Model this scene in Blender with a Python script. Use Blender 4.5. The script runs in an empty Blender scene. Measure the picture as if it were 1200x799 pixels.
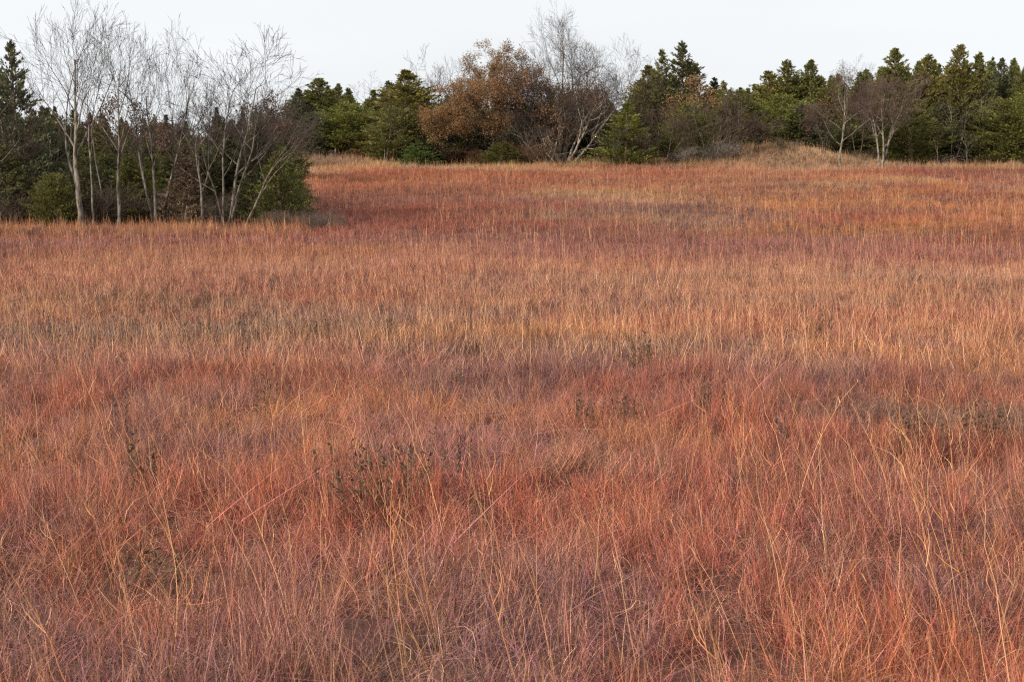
import bpy, math, random
import numpy as np
from mathutils import Vector, Euler
PI = math.pi
sc = bpy.context.scene
C = sc.collection
CAMZ = 2.25
F = 1667.0          # focal length in pixels of a 1200 px wide picture (50 mm)
HY = 161.0          # row of the horizon

# ------------------------------------------------------------------ helpers
def _grid(seed):
    return np.random.default_rng(seed).random((256, 256))
_G = {}
def vnoise(x, y, scale, seed):
    if seed not in _G: _G[seed] = _grid(seed)
    g = _G[seed]
    u = np.asarray(x, float) / scale + 1000.37; v = np.asarray(y, float) / scale + 1000.71
    i = np.floor(u).astype(int); j = np.floor(v).astype(int)
    a = u - i; b = v - j
    a = a * a * (3 - 2 * a); b = b * b * (3 - 2 * b)
    i0 = i % 256; i1 = (i + 1) % 256; j0 = j % 256; j1 = (j + 1) % 256
    return (g[i0, j0] * (1 - a) + g[i1, j0] * a) * (1 - b) + (g[i0, j1] * (1 - a) + g[i1, j1] * a) * b
def fbm(x, y, scale, seed, octv=3):
    r = 0; s = 0; w = 1.0
    for k in range(octv):
        r = r + w * vnoise(x, y, scale / (2.1 ** k), seed + k * 17); s += w; w *= 0.55
    return r / s
def sstep(x, a, b):
    t = np.clip((x - a) / (b - a), 0, 1); return t * t * (3 - 2 * t)

PY = np.array([-40, 0, 6, 15, 33, 50, 70, 82, 100, 130, 150, 165, 185, 230, 400, 3000.])
PZ = np.array([-1.6, -1.95, -2.5, -3.2, -4.1, -4.6, -4.85, -4.8, -4.45, -3.55, -2.95, -2.5, -1.9, -1.0, -0.6, -0.6]) + CAMZ
def gz(x, y):
    x = np.asarray(x, float); y = np.asarray(y, float)
    yy = np.linspace(-40, 420, 461); zz = np.interp(yy, PY, PZ)
    k = np.hanning(15); k /= k.sum()
    zs = np.convolve(np.pad(zz, 7, mode='edge'), k, mode='valid')
    z = np.interp(y, yy, zs)
    near = 1 - sstep(y, 120, 200)
    z = z + (fbm(x, y, 1.9, 5, 2) - .5) * 0.26 * near + (fbm(x, y, 14, 9, 2) - .5) * 0.5 * near * sstep(y, 4, 25)
    dx = x - 28.0
    sx = np.where(dx < 0, 8.0, 8.5)
    z = z + 1.75 * np.exp(-(dx / sx) ** 2 - ((y - 154) / 8.0) ** 2)
    z = z + 0.9 * np.exp(-((x + 21) / 12.0) ** 2 - ((y - 161) / 12.0) ** 2)
    return z
def gzs(x, y): return float(gz(np.array([x]), np.array([y]))[0])
def px2x(px, Y): return (px - 600) / F * Y
def row2z(py, Y): return CAMZ - (py - HY) / F * Y

def mk_mesh(name, V, Q, cols=None, colname='var', smooth=False, mats=None):
    me = bpy.data.meshes.new(name)
    V = np.ascontiguousarray(V, dtype=np.float32).reshape(-1, 3); Q = np.ascontiguousarray(Q, dtype=np.int32).reshape(-1, 4)
    me.vertices.add(len(V)); me.vertices.foreach_set('co', V.ravel())
    n = len(Q)
    me.loops.add(n * 4); me.loops.foreach_set('vertex_index', Q.ravel())
    me.polygons.add(n); me.polygons.foreach_set('loop_start', np.arange(n, dtype=np.int32) * 4)
    if smooth: me.polygons.foreach_set('use_smooth', np.ones(n, dtype=bool))
    me.update(calc_edges=True)
    if cols is not None:
        at = me.attributes.new(colname, 'FLOAT_VECTOR', 'POINT')
        at.data.foreach_set('vector', np.ascontiguousarray(cols, dtype=np.float32).ravel())
    for m in (mats or []): me.materials.append(m)
    return me
def link(name, me, parent=None):
    o = bpy.data.objects.new(name, me); C.objects.link(o)
    if parent is not None: o.parent = parent
    return o

# ------------------------------------------------------------------ materials
def newmat(name):
    m = bpy.data.materials.new(name); m.use_nodes = True
    nt = m.node_tree; nt.nodes.clear()
    return m, nt, nt.nodes, nt.links
def out_leaf(nt, col, rough=0.6, trans=0.3, spec=0.2):
    N, L = nt.nodes, nt.links
    p = N.new('ShaderNodeBsdfPrincipled'); p.inputs['Roughness'].default_value = rough
    p.inputs['Specular IOR Level'].default_value = spec
    t = N.new('ShaderNodeBsdfTranslucent'); mx = N.new('ShaderNodeMixShader'); mx.inputs[0].default_value = trans
    o = N.new('ShaderNodeOutputMaterial')
    L.new(col, p.inputs['Base Color']); L.new(col, t.inputs['Color'])
    L.new(p.outputs[0], mx.inputs[1]); L.new(t.outputs[0], mx.inputs[2]); L.new(mx.outputs[0], o.inputs[0])
def mixc(nt, fac, a, b, mode='MIX'):
    m = nt.nodes.new('ShaderNodeMix'); m.data_type = 'RGBA'; m.blend_type = mode
    for s, v in ((m.inputs[0], fac), (m.inputs[6], a), (m.inputs[7], b)):
        if isinstance(v, (int, float)): s.default_value = v
        elif isinstance(v, tuple): s.default_value = (*v, 1)
        else: nt.links.new(v, s)
    return m.outputs[2]
def mathn(nt, op, a, b=None, clamp=False):
    m = nt.nodes.new('ShaderNodeMath'); m.operation = op; m.use_clamp = clamp
    for k, v in enumerate((a, b)):
        if v is None: continue
        if isinstance(v, (int, float)): m.inputs[k].default_value = v
        else: nt.links.new(v, m.inputs[k])
    return m.outputs[0]

def grass_material(name, trans=0.3):
    m, nt, N, L = newmat(name)
    ti = N.new('ShaderNodeAttribute'); ti.attribute_type = 'INSTANCER'; ti.attribute_name = 'tint'
    va = N.new('ShaderNodeAttribute'); va.attribute_name = 'var'
    sp = N.new('ShaderNodeSeparateXYZ'); L.new(va.outputs['Vector'], sp.inputs[0])
    # r: hue draw of the blade, g: brightness draw, b: 0 root .. 1 tip
    tan = mathn(nt, 'GREATER_THAN', sp.outputs[0], 0.86)
    org = mathn(nt, 'MULTIPLY', mathn(nt, 'GREATER_THAN', sp.outputs[0], 0.60), 0.38)
    mau = mathn(nt, 'MULTIPLY', mathn(nt, 'LESS_THAN', sp.outputs[0], 0.30), 0.5)
    c = mixc(nt, org, ti.outputs['Color'], (0.50, 0.20, 0.075))
    c = mixc(nt, mau, c, (0.25, 0.135, 0.14))
    c = mixc(nt, mathn(nt, 'MULTIPLY', tan, 0.62), c, (0.62, 0.40, 0.22))
    k = mathn(nt, 'ADD', mathn(nt, 'MULTIPLY', mathn(nt, 'POWER', sp.outputs[1], 1.55), 2.35), 0.24)
    kk = N.new('ShaderNodeCombineColor')
    for q in range(3): L.new(k, kk.inputs[q])
    c = mixc(nt, 1.0, c, kk.outputs[0], 'MULTIPLY')
    out_leaf(nt, c, 0.5, trans, 0.3)
    return m
M_grass = grass_material('dry_grass', .22)

def bark_material(name, a, b, scale=2.5, lichen=None):
    m, nt, N, L = newmat(name)
    tc = N.new('ShaderNodeTexCoord'); mp = N.new('ShaderNodeMapping'); mp.inputs['Scale'].default_value = (1, 1, 0.35)
    L.new(tc.outputs['Object'], mp.inputs[0])
    n1 = N.new('ShaderNodeTexNoise'); n1.inputs['Scale'].default_value = scale; n1.inputs['Detail'].default_value = 5
    L.new(mp.outputs[0], n1.inputs['Vector'])
    r = N.new('ShaderNodeValToRGB'); r.color_ramp.elements[0].position = .38; r.color_ramp.elements[1].position = .62
    r.color_ramp.elements[0].color = (*a, 1); r.color_ramp.elements[1].color = (*b, 1)
    L.new(n1.outputs[0], r.inputs[0])
    oi = N.new('ShaderNodeObjectInfo')
    c = mixc(nt, 1.0, r.outputs[0], oi.outputs['Color'], 'MULTIPLY')
    p = N.new('ShaderNodeBsdfPrincipled'); p.inputs['Roughness'].default_value = .85; p.inputs['Specular IOR Level'].default_value = .15
    L.new(c, p.inputs['Base Color'])
    n2 = N.new('ShaderNodeTexNoise'); n2.inputs['Scale'].default_value = 16; L.new(mp.outputs[0], n2.inputs['Vector'])
    bp = N.new('ShaderNodeBump'); bp.inputs['Strength'].default_value = .6; bp.inputs['Distance'].default_value = .03
    L.new(n2.outputs[0], bp.inputs['Height']); L.new(bp.outputs[0], p.inputs['Normal'])
    o = N.new('ShaderNodeOutputMaterial'); L.new(p.outputs[0], o.inputs[0])
    return m
M_bark = bark_material('mottled_bark', (0.045, 0.035, 0.028), (0.19, 0.168, 0.14), 6)
M_twig = bark_material('twig_bark', (0.038, 0.029, 0.025), (0.085, 0.067, 0.057), 1.2)
M_cedarbark = bark_material('cedar_bark', (0.12, 0.08, 0.06), (0.26, 0.19, 0.15), 4)

def foliage_material(name, trans=0.22):
    m, nt, N, L = newmat(name)
    oi = N.new('ShaderNodeObjectInfo')
    va = N.new('ShaderNodeAttribute'); va.attribute_name = 'var'
    sp = N.new('ShaderNodeSeparateXYZ'); L.new(va.outputs['Vector'], sp.inputs[0])
    k = mathn(nt, 'ADD', mathn(nt, 'MULTIPLY', sp.outputs[1], 0.95), 0.5)
    kk = N.new('ShaderNodeCombineColor')
    for q in range(3): L.new(k, kk.inputs[q])
    c = mixc(nt, 1.0, oi.outputs['Color'], kk.outputs[0], 'MULTIPLY')
    c = mixc(nt, mathn(nt, 'MULTIPLY', sp.outputs[0], 0.35), c, (0.13, 0.10, 0.025))
    out_leaf(nt, c, 0.6, trans, 0.2)
    return m
M_needles = foliage_material('cedar_needles', 0.33)
M_leaves = foliage_material('autumn_leaves', 0.35)

def ground_material():
    m, nt, N, L = newmat('thatch_soil')
    g = N.new('ShaderNodeNewGeometry')
    n = N.new('ShaderNodeTexNoise'); n.inputs['Scale'].default_value = 6; n.inputs['Detail'].default_value = 6; n.inputs['Roughness'].default_value = .7
    L.new(g.outputs['Position'], n.inputs['Vector'])
    r = N.new('ShaderNodeValToRGB')
    e = r.color_ramp.elements; e[0].position = .35; e[0].color = (0.035, 0.018, 0.013, 1); e[1].position = .68; e[1].color = (0.13, 0.06, 0.04, 1)
    L.new(n.outputs[0], r.inputs[0])
    n3 = N.new('ShaderNodeTexNoise'); n3.inputs['Scale'].default_value = .25; n3.inputs['Detail'].default_value = 3
    L.new(g.outputs['Position'], n3.inputs['Vector'])
    c = mixc(nt, mathn(nt, 'MULTIPLY', n3.outputs[0], .5), r.outputs[0], (0.20, 0.09, 0.06))
    p = N.new('ShaderNodeBsdfPrincipled'); p.inputs['Roughness'].default_value = .95; p.inputs['Specular IOR Level'].default_value = .1
    L.new(c, p.inputs['Base Color'])
    bp = N.new('ShaderNodeBump'); bp.inputs['Strength'].default_value = .8; bp.inputs['Distance'].default_value = .05
    L.new(n.outputs[0], bp.inputs['Height']); L.new(bp.outputs[0], p.inputs['Normal'])
    o = N.new('ShaderNodeOutputMaterial'); L.new(p.outputs[0], o.inputs[0])
    return m

# ------------------------------------------------------------------ ground
def build_ground():
    ys = np.concatenate([np.arange(-30, 3, 1.5), np.arange(3, 60, .6), np.arange(60, 210, 1.0), np.arange(210, 420, 8), np.geomspace(430, 2600, 10)])
    us = np.linspace(-1, 1, 181)
    X = np.zeros((len(ys), len(us))); Y = X.copy()
    for i, y in enumerate(ys):
        hw = 14 + max(y, 0) * 0.62 + max(0, y - 250) * 1.2
        X[i] = us * hw; Y[i] = y
    Z = gz(X, Y)
    V = np.stack([X, Y, Z], -1).reshape(-1, 3)
    a = np.arange(len(ys) * len(us)).reshape(len(ys), len(us))
    Q = np.stack([a[:-1, :-1], a[:-1, 1:], a[1:, 1:], a[1:, :-1]], -1)
    o = link('ground', mk_mesh('ground', V, Q, smooth=True, mats=[ground_material()]))
    o['kind'] = 'structure'
build_ground()

# ------------------------------------------------------------------ grass clumps
def blades(rng, n, rb, hlo, hhi, lean, curl, w, segs=4, hue=(0, 1), base=None, leanbias=(0, 0), soft=1.0):
    a = rng.uniform(0, 2 * PI, n); r = rb * np.sqrt(rng.random(n))
    bx, by = r * np.cos(a), r * np.sin(a)
    h = rng.uniform(hlo, hhi, n)
    az = rng.uniform(0, 2 * PI, n) if base is None else a + rng.normal(0, .6, n)
    ln = np.abs(rng.normal(0, lean, n)) + .04
    cu = rng.normal(0, curl, n); az2 = az + PI / 2 * np.sign(rng.normal(size=n))
    t = np.linspace(0, 1, segs + 1)[None, :]
    H = h[:, None]
    zz = H * (t - 0.5 * np.minimum(ln[:, None], 1.2) * t ** 2.2)
    dd = H * ln[:, None] * t ** 1.6; d2 = H * cu[:, None] * np.sin(t * PI * .9)
    X = bx[:, None] + dd * np.cos(az)[:, None] + d2 * np.cos(az2)[:, None] + leanbias[0] * zz
    Y = by[:, None] + dd * np.sin(az)[:, None] + d2 * np.sin(az2)[:, None] + leanbias[1] * zz
    sd = rng.uniform(0, PI, n)
    ww = (w * rng.uniform(.6, 1.4, n))[:, None] * (1 - .85 * t ** 1.5) * .5
    sx, sy = np.cos(sd)[:, None] * ww, np.sin(sd)[:, None] * ww
    P = np.stack([np.stack([X - sx, Y - sy, zz], -1), np.stack([X + sx, Y + sy, zz], -1)], 2)  # n,s+1,2,3
    V = P.reshape(-1, 3)
    k = np.arange(n * (segs + 1) * 2).reshape(n, segs + 1, 2)
    Q = np.stack([k[:, :-1, 0], k[:, :-1, 1], k[:, 1:, 1], k[:, 1:, 0]], -1).reshape(-1, 4)
    hu = rng.uniform(hue[0], hue[1], n); br = .45 + (rng.beta(2, 2.4, n) - .45) * soft
    col = np.stack([np.broadcast_to(hu[:, None, None], (n, segs + 1, 2)), np.broadcast_to(br[:, None, None], (n, segs + 1, 2)),
                    np.broadcast_to(t[:, :, None], (n, segs + 1, 2))], -1).reshape(-1, 3)
    return V, Q, col
def cat(parts):
    V, Q, Cc, o = [], [], [], 0
    for v, q, c in parts:
        V.append(v); Q.append(q + o); Cc.append(c); o += len(v)
    return np.concatenate(V), np.concatenate(Q), np.concatenate(Cc)
def tube(pts, rad, sides=3, var=(0.5, 0.5)):
    pts = np.asarray(pts, float); n = len(pts)
    d = np.gradient(pts, axis=0); d /= np.linalg.norm(d, axis=1)[:, None] + 1e-9
    ref = np.array([0.31, 0.87, 0.38]); u = np.cross(d, ref); u /= np.linalg.norm(u, axis=1)[:, None] + 1e-9
    v = np.cross(d, u)
    a = np.arange(sides) * 2 * PI / sides
    R = np.asarray(rad)[:, None, None]
    V = pts[:, None, :] + R * (np.cos(a)[None, :, None] * u[:, None, :] + np.sin(a)[None, :, None] * v[:, None, :])
    k = np.arange(n * sides).reshape(n, sides); k2 = np.roll(k, -1, axis=1)
    Q = np.stack([k[:-1], k2[:-1], k2[1:], k[1:]], -1).reshape(-1, 4)
    c = np.tile(np.array([var[0], var[1], .5]), (n * sides, 1))
    return V.reshape(-1, 3), Q, c

def stem_variant(seed, thick, segs=7, seedhead=True):
    """one tall flowering stem, 1 m long, with a few curling leaves and a thin seed head"""
    rng = np.random.default_rng(seed)
    t = np.linspace(0, 1, segs + 1)
    bend = rng.uniform(.03, .22); az = rng.uniform(0, 2 * PI); wob = rng.normal(0, .012, (segs + 1, 2)) * t[:, None]
    P = np.stack([bend * t ** 2 * math.cos(az) + wob[:, 0], bend * t ** 2 * math.sin(az) + wob[:, 1], t * (1 - .4 * bend * t)], -1)
    var = (rng.choice([.7, .9, .95]), rng.uniform(.45, .8))
    parts = [tube(P, thick * (1 - .72 * t), 3, var)]
    for q in range(rng.integers(3, 6)):      # leaves on the stem
        s = rng.uniform(.08, .8); i = min(int(s * segs), segs - 1); p = P[i] + (P[i + 1] - P[i]) * (s * segs - i)
        v, qd, c = blades(rng, 1, 0, .10, .22, .6, .15, thick * 1.5, 4, (.3, .98)); parts.append((v + p, qd, c))
    if seedhead:
        for s in np.linspace(.62, .99, 8):
            i = min(int(s * segs), segs - 1); p = P[i] + (P[i + 1] - P[i]) * (s * segs - i)
            v, qd, c = blades(rng, 1, 0, .025, .055, .4, .1, thick * 1.3, 2, (.45, .85)); parts.append((v + p, qd, c))
    return cat(parts)
def weed_variant(seed, n=9, h=(.3, .6), w=.004):
    """dead dark forb: stiff stems carrying dry curled leaves and seed tufts"""
    rng = np.random.default_rng(seed); parts = []
    for k in range(n):
        t = np.linspace(0, 1, 5); H = rng.uniform(*h); az = rng.uniform(0, 2 * PI); b = rng.normal(0, .08, 2); l = rng.uniform(.02, .3)
        P = np.stack([b[0] + H * l * t ** 1.4 * math.cos(az), b[1] + H * l * t ** 1.4 * math.sin(az), H * t], -1)
        parts.append(tube(P, w * .6 * (1 - .6 * t), 3, (.4, .35)))
        for j in range(9):
            s = rng.uniform(.25, 1); i = min(int(s * 4), 3); p = P[i] + (P[i + 1] - P[i]) * (s * 4 - i)
            v, qd, c = blades(rng, 1, 0, .03, .075, 1.1, .4, w * 3.6, 2, (.31, .59)); parts.append((v + p, qd, c))
    return cat(parts)

protos = bpy.data.collections.new('clump_sources')      # never linked to the scene
PROTO_SETS = {}
def add_set(name, gens, mat=None):
    col = bpy.data.collections.new(name); PROTO_SETS[name] = col
    for i, (V, Q, c) in enumerate(gens):
        me = mk_mesh('%s_%02d' % (name, i), V, Q, c, mats=[mat or M_grass])
        o = bpy.data.objects.new('%s_%02d' % (name, i), me); col.objects.link(o)
    return col
def R(s): return np.random.default_rng(s)
def lod(seed, wm, dn):
    """one knee-high bunch: curly low leaves, arching blades and a few upright ones; wm widens, dn thins out"""
    r = R(seed); n = lambda k: max(3, int(k * dn))
    sf = 1.4 if wm < 1.5 else 1.2 if wm < 3 else .34; hh = .97 if wm < 3 else .86
    return cat([
        blades(r, n(62), .28, .10, .30, 1.5, .42, .0036 * wm, 5 if wm < 2 else 3, (0, min(hh, .92)), soft=sf),
        blades(r, n(34), .10, .22, .46, .62, .18, .0036 * wm, 5 if wm < 2 else 3, (0, hh), soft=sf),
        blades(r, n(9), .07, .36, .60, .22, .05, .0038 * wm, 4 if wm < 2 else 3, (.50, hh + .03), soft=sf),
    ])
add_set('near', [lod(100 + i, 1.0, 1.55) for i in range(8)])
add_set('mid', [lod(120 + i, 1.9, .66) for i in range(7)])
add_set('far', [lod(140 + i, 3.6, .42) for i in range(6)])
add_set('stem_near', [stem_variant(200 + i, .0017) for i in range(12)])
add_set('stem_mid', [stem_variant(230 + i, .0036, 5) for i in range(10)])
add_set('stem_far', [stem_variant(260 + i, .0065, 4, False) for i in range(8)])
add_set('weed', [weed_variant(300 + i) for i in range(6)])

def scatter(name, setname, P, idx, rot, scl, tint, label, category):
    me = bpy.data.meshes.new(name); n = len(P)
    me.vertices.add(n); me.vertices.foreach_set('co', np.ascontiguousarray(P, dtype=np.float32).ravel())
    def at(nm, ty, key, arr, dt=np.float32):
        a = me.attributes.new(nm, ty, 'POINT'); a.data.foreach_set(key, np.ascontiguousarray(arr, dtype=dt).ravel())
    at('idx', 'INT', 'value', idx, np.int32); at('rot', 'FLOAT_VECTOR', 'vector', rot)
    at('scl', 'FLOAT_VECTOR', 'vector', scl); at('tint', 'FLOAT_VECTOR', 'vector', tint)
    o = link(name, me)
    ng = bpy.data.node_groups.new(name, 'GeometryNodeTree')
    ng.interface.new_socket('Geometry', in_out='INPUT', socket_type='NodeSocketGeometry')
    ng.interface.new_socket('Geometry', in_out='OUTPUT', socket_type='NodeSocketGeometry')
    N, L = ng.nodes, ng.links
    gi = N.new('NodeGroupInput'); go = N.new('NodeGroupOutput')
    ci = N.new('GeometryNodeCollectionInfo'); ci.inputs['Collection'].default_value = PROTO_SETS[setname]
    ci.inputs['Separate Children'].default_value = True; ci.inputs['Reset Children'].default_value = True
    ip = N.new('GeometryNodeInstanceOnPoints'); ip.inputs['Pick Instance'].default_value = True
    def na(nm, ty):
        q = N.new('GeometryNodeInputNamedAttribute'); q.data_type = ty; q.inputs['Name'].default_value = nm; return q.outputs['Attribute']
    L.new(gi.outputs[0], ip.inputs['Points']); L.new(ci.outputs[0], ip.inputs['Instance'])
    L.new(na('idx', 'INT'), ip.inputs['Instance Index'])
    L.new(na('rot', 'FLOAT_VECTOR'), ip.inputs['Rotation']); L.new(na('scl', 'FLOAT_VECTOR'), ip.inputs['Scale'])
    L.new(ip.outputs[0], go.inputs[0])
    md = o.modifiers.new('scatter', 'NODES'); md.node_group = ng
    o['kind'] = 'stuff'; o['label'] = label; o['category'] = category
    return o

def wedge(rng, y0, y1, dens, marg=2.0):
    """random points on the field inside a widened view wedge, density per square metre"""
    area = .40 * (y1 ** 2 - y0 ** 2) + 2 * marg * (y1 - y0)
    n = int(area * dens)
    y = rng.uniform(y0, y1, int(n * 2.2)); hw = .40 * y + marg
    keep = rng.random(len(y)) < hw / (.40 * y1 + marg)
    y = y[keep][:n]; x = rng.uniform(-1, 1, len(y)) * (.40 * y + marg)
    return x, y

MAUVE = np.array([0.290, 0.112, 0.098]); RUST = np.array([0.345, 0.080, 0.048]); ORANGE = np.array([0.485, 0.187, 0.060])
TAN = np.array([0.54, 0.33, 0.17]); GREY = np.array([0.135, 0.092, 0.078]); PLUM = np.array([0.19, 0.085, 0.100]); OCHRE = np.array([0.57, 0.275, 0.075])
PALE = np.array([0.42, 0.33, 0.20]); OLIVE = np.array([0.17, 0.17, 0.05])
def patch(x, y, px, py, sx, sy):
    """soft blob in the field where the photograph has a patch of another plant"""
    d = np.interp(py, *ROWTAB)
    cx = px2x(px, d); 
    return np.exp(-((x - cx) / sx) ** 2 - ((y - d) / sy) ** 2)
_yy = np.linspace(5, 165, 400); _rr = HY + (CAMZ - np.interp(_yy, PY, PZ) - .3) / _yy * F
_o = np.argsort(_rr); ROWTAB = (_rr[_o], _yy[_o])
def field_tint(x, y, rng):
    j = rng.normal(0, 1, (len(x), 6)) * .06
    w = np.zeros((len(x), 7))
    st = np.clip(y / 40, .8, 2.2)
    n1 = fbm(x, y, 7, 31, 3) + j[:, 0]; n2 = fbm(x, y * .8, 4.0, 57, 3) + j[:, 1]
    n3 = fbm(x * .6, y, 9.0, 77, 3) + j[:, 2]; n4 = fbm(x, y, 2.0, 91, 2) + j[:, 3]
    n5 = fbm(x * .55, y, 11, 131, 3) + j[:, 4]
    far = sstep(y, 45, 125)
    w[:, 0] = 1.05 - .4 * far                                 # mauve base
    w[:, 1] = 2.4 * sstep(n1, .46, .68) + .35                 # rust red
    w[:, 2] = (1.7 + 1.2 * far) * sstep(n2, .50, .70) + .10   # orange
    w[:, 3] = (1.0 + 1.9 * far) * sstep(n3, .54, .72) + .10 * far
    w[:, 4] = 2.2 * sstep(n5, .62, .76) * (1 - .3 * far)
    w[:, 5] = 2.2 * sstep(n4, .58, .80)
    mid = sstep(y, 26, 60); b = [fbm(x * .6, y, 17 + 3 * q, 601 + q * 13, 3) + j[:, q] * .5 for q in range(5)]
    w[:, 1] += 6.0 * mid * sstep(b[0], .52, .62); w[:, 3] += (1.0 + 2.6 * far) * mid * sstep(b[1], .57, .68); w[:, 2] += 4.8 * mid * sstep(b[2], .55, .66)
    w[:, 4] += 3.4 * mid * sstep(b[3], .58, .70); w[:, 0] += 4.4 * mid * sstep(b[4], .52, .62); w[:, 5] += 1.2 * mid * sstep(1 - b[1], .58, .68)
    near = 1 - sstep(y, 14, 34); q1 = fbm(x, y, 1.5, 801, 2) + j[:, 4]; q2 = fbm(x, y, 1.2, 831, 2) + j[:, 5]
    w[:, 1] += 2.2 * near * sstep(q1, .54, .66); w[:, 5] += 1.7 * near * sstep(1 - q1, .56, .68); w[:, 2] += 1.6 * near * sstep(q2, .58, .70); w[:, 3] += .9 * near * sstep(1 - q2, .62, .72)
    w[:, 6] = .6 * far * sstep(n2, .62, .75)
    # patches seen in the photograph
    w[:, 4] += 9 * (patch(x, y, 130, 378, 6.5, 2.4) + .8 * patch(x, y, 300, 372, 2.6, 1.6) + patch(x, y, 1120, 478, 1.6, .8)) + 2.2 * patch(x, y, 700, 400, 3, 2)
    w[:, 4] += 2.5 * (patch(x, y, 430, 300, 9, 3) + patch(x, y, 850, 246, 16, 4) + patch(x, y, 690, 318, 6, 3))
    w[:, 2] += 7.0 * (patch(x, y, 500, 378, 3.8, 2.2) + patch(x, y, 780, 500, .7, .5)) + 2.4 * patch(x, y, 950, 330, 7, 3.2) + 2.5 * patch(x, y, 80, 350, 5, 1.6)
    w[:, 1] += 3.5 * (patch(x, y, 450, 335, 6, 1.8) + patch(x, y, 330, 560, 1.2, 1.2) + patch(x, y, 1100, 330, 5, 2.5)) + 2.5 * patch(x, y, 560, 560, 1.1, .8)
    w[:, 5] += 3.0 * (patch(x, y, 450, 356, 3, 1.2) + patch(x, y, 1040, 600, 1.2, .8)) + 2 * patch(x, y, 620, 440, 3.5, 1.5)
    w[:, 3] += 4.5 * (patch(x, y, 200, 262, 7, 3)) + 4 * patch(x, y, 640, 208, 22, 4)
    w[:, 6] += 5.0 * patch(x, y, 600, 203, 22, 2.0)
    cols = np.stack([MAUVE, RUST, ORANGE, TAN, GREY, PLUM, OCHRE])
    w = w ** 2.3
    c = (w[:, :, None] * cols).sum(1) / w.sum(1)[:, None]
    # sun-bleached verge along the wood and on the mound
    vg = sstep(y + (fbm(x, y, 9, 201, 2) - .5) * 16 + 9 * sstep(-x, 6, 14), 138, 146)
    vcol = TAN * .55 + ORANGE * .45
    pal = sstep(fbm(x, y * 1.5, 6, 211, 3), .45, .62)[:, None]
    vcol = vcol[None, :] * (1 - pal) + (PALE * .6 + TAN * .4)[None, :] * pal
    left = (sstep(-x, 14, 20) * sstep(y, 140, 150))[:, None]
    vcol = vcol * (1 - .6 * left) + (GREY * 1.7)[None, :] * .6 * left
    grn = (np.exp(-((x - 3) / 14) ** 2) * np.exp(-((y - 147) / 2.5) ** 2))[:, None]
    vcol = vcol * (1 - .6 * grn) + (OLIVE * 1.7)[None, :] * .6 * grn
    mo = (np.exp(-((x - 29) / 9) ** 2 - ((y - 152) / 8) ** 2))[:, None]; vcol = vcol * (1 - .85 * mo) + (TAN * .4 + PALE * .6)[None, :] * 1.2 * .85 * mo
    c = c * (1 - vg)[:, None] + vcol * vg[:, None]
    return c * (rng.normal(1, .10, (len(x), 1)).clip(.7, 1.3) * (.72 + .58 * fbm(x, y, 2.6, 861, 3)[:, None]) * (1 + (fbm(x * .5, y, 13, 881, 3) - .5) * 1.1 * mid)[:, None])
def blocked(x, y):
    """ground the grove on the near edge and the wood cover"""
    return ((y > 83) & (x < px2x(335, y) - 1)) | (y > 163) | ((y > 77.5) & (y < 95) & (x < px2x(330, 78)))
def run_scatter(name, setname, nv, y0, y1, dens, s, label, cat_, stems=False, seed=0, lean=(.0, .12), dfun=None):
    rng = R(seed)
    x, y = wedge(rng, y0, y1, dens)
    k = ~blocked(x, y); x, y = x[k], y[k]
    if dfun is not None:
        k = rng.random(len(x)) < dfun(x, y); x, y = x[k], y[k]
    z = gz(x, y) - .015
    n = len(x)
    rot = np.stack([rng.normal(0, lean[1], n), rng.normal(lean[0], lean[1], n), rng.uniform(0, 2 * PI, n) if not stems else rng.normal(0, .5, n)], -1)
    if not stems:      # lodged patches: neighbouring bunches lean the same way
        rot[:, 0] += (fbm(x, y, 1.6, 901, 2) - .5) * 1.5; rot[:, 1] += (fbm(x, y, 1.6, 931, 2) - .5) * 1.5
    sh = s * rng.uniform(.65, 1.25, n) * (.58 + .9 * fbm(x, y, .9, 401, 2))
    sw = sh if stems else s * rng.uniform(.85, 1.3, n)
    t = field_tint(x, y, rng)
    if stems:
        kk = .42 + .40 * sstep(y, 30, 80)[:, None]; t = t * kk * 1.05 + np.array([0.62, 0.29, 0.16]) * (1 - kk)
    return name, setname, np.stack([x, y, z], -1), rng.integers(0, nv, n), rot, np.stack([sw, sw, sh], -1), t, label, cat_
def stemdens(x, y):
    return np.clip(.25 + 1.6 * (fbm(x, y, 5, 61, 3) - .38) * 2.2 + .9 * patch(x, y, 150, 430, 3.5, 6) - .7 * patch(x, y, 130, 372, 6, 3) - .4 * patch(x, y, 620, 430, 5, 3), .05, 1)

GL = 'dry grass'
scatter(*run_scatter('bunch_grass', 'near', 8, 3.4, 20, 19, .80, 'tangled mauve and rust bunch grass closest to the camera', GL, seed=1))
scatter(*run_scatter('bunch_grass', 'mid', 7, 19, 52, 14, .85, 'rust and mauve bunch grass across the middle of the field', GL, seed=2))
scatter(*run_scatter('bunch_grass', 'far', 6, 51, 163, 4.4, 1.0, 'orange, tan and red bunch grass in far streaks before the wood', GL, seed=3))
scatter(*run_scatter('grass_stems', 'stem_near', 12, 3.6, 20, 7, .78, 'thin tan and orange grass stems standing tall in the near field', 'grass stems', True, 4, (-.10, .12), stemdens))
scatter(*run_scatter('grass_stems', 'stem_mid', 10, 19, 55, 7, .80, 'fine tan stems rising over the red middle of the field', 'grass stems', True, 5, (-.06, .10), stemdens))
scatter(*run_scatter('grass_stems', 'stem_far', 8, 54, 162, 1.7, .9, 'pale stems speckling the far field below the tree line', 'grass stems', True, 6, (-.02, .08), stemdens))

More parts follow.
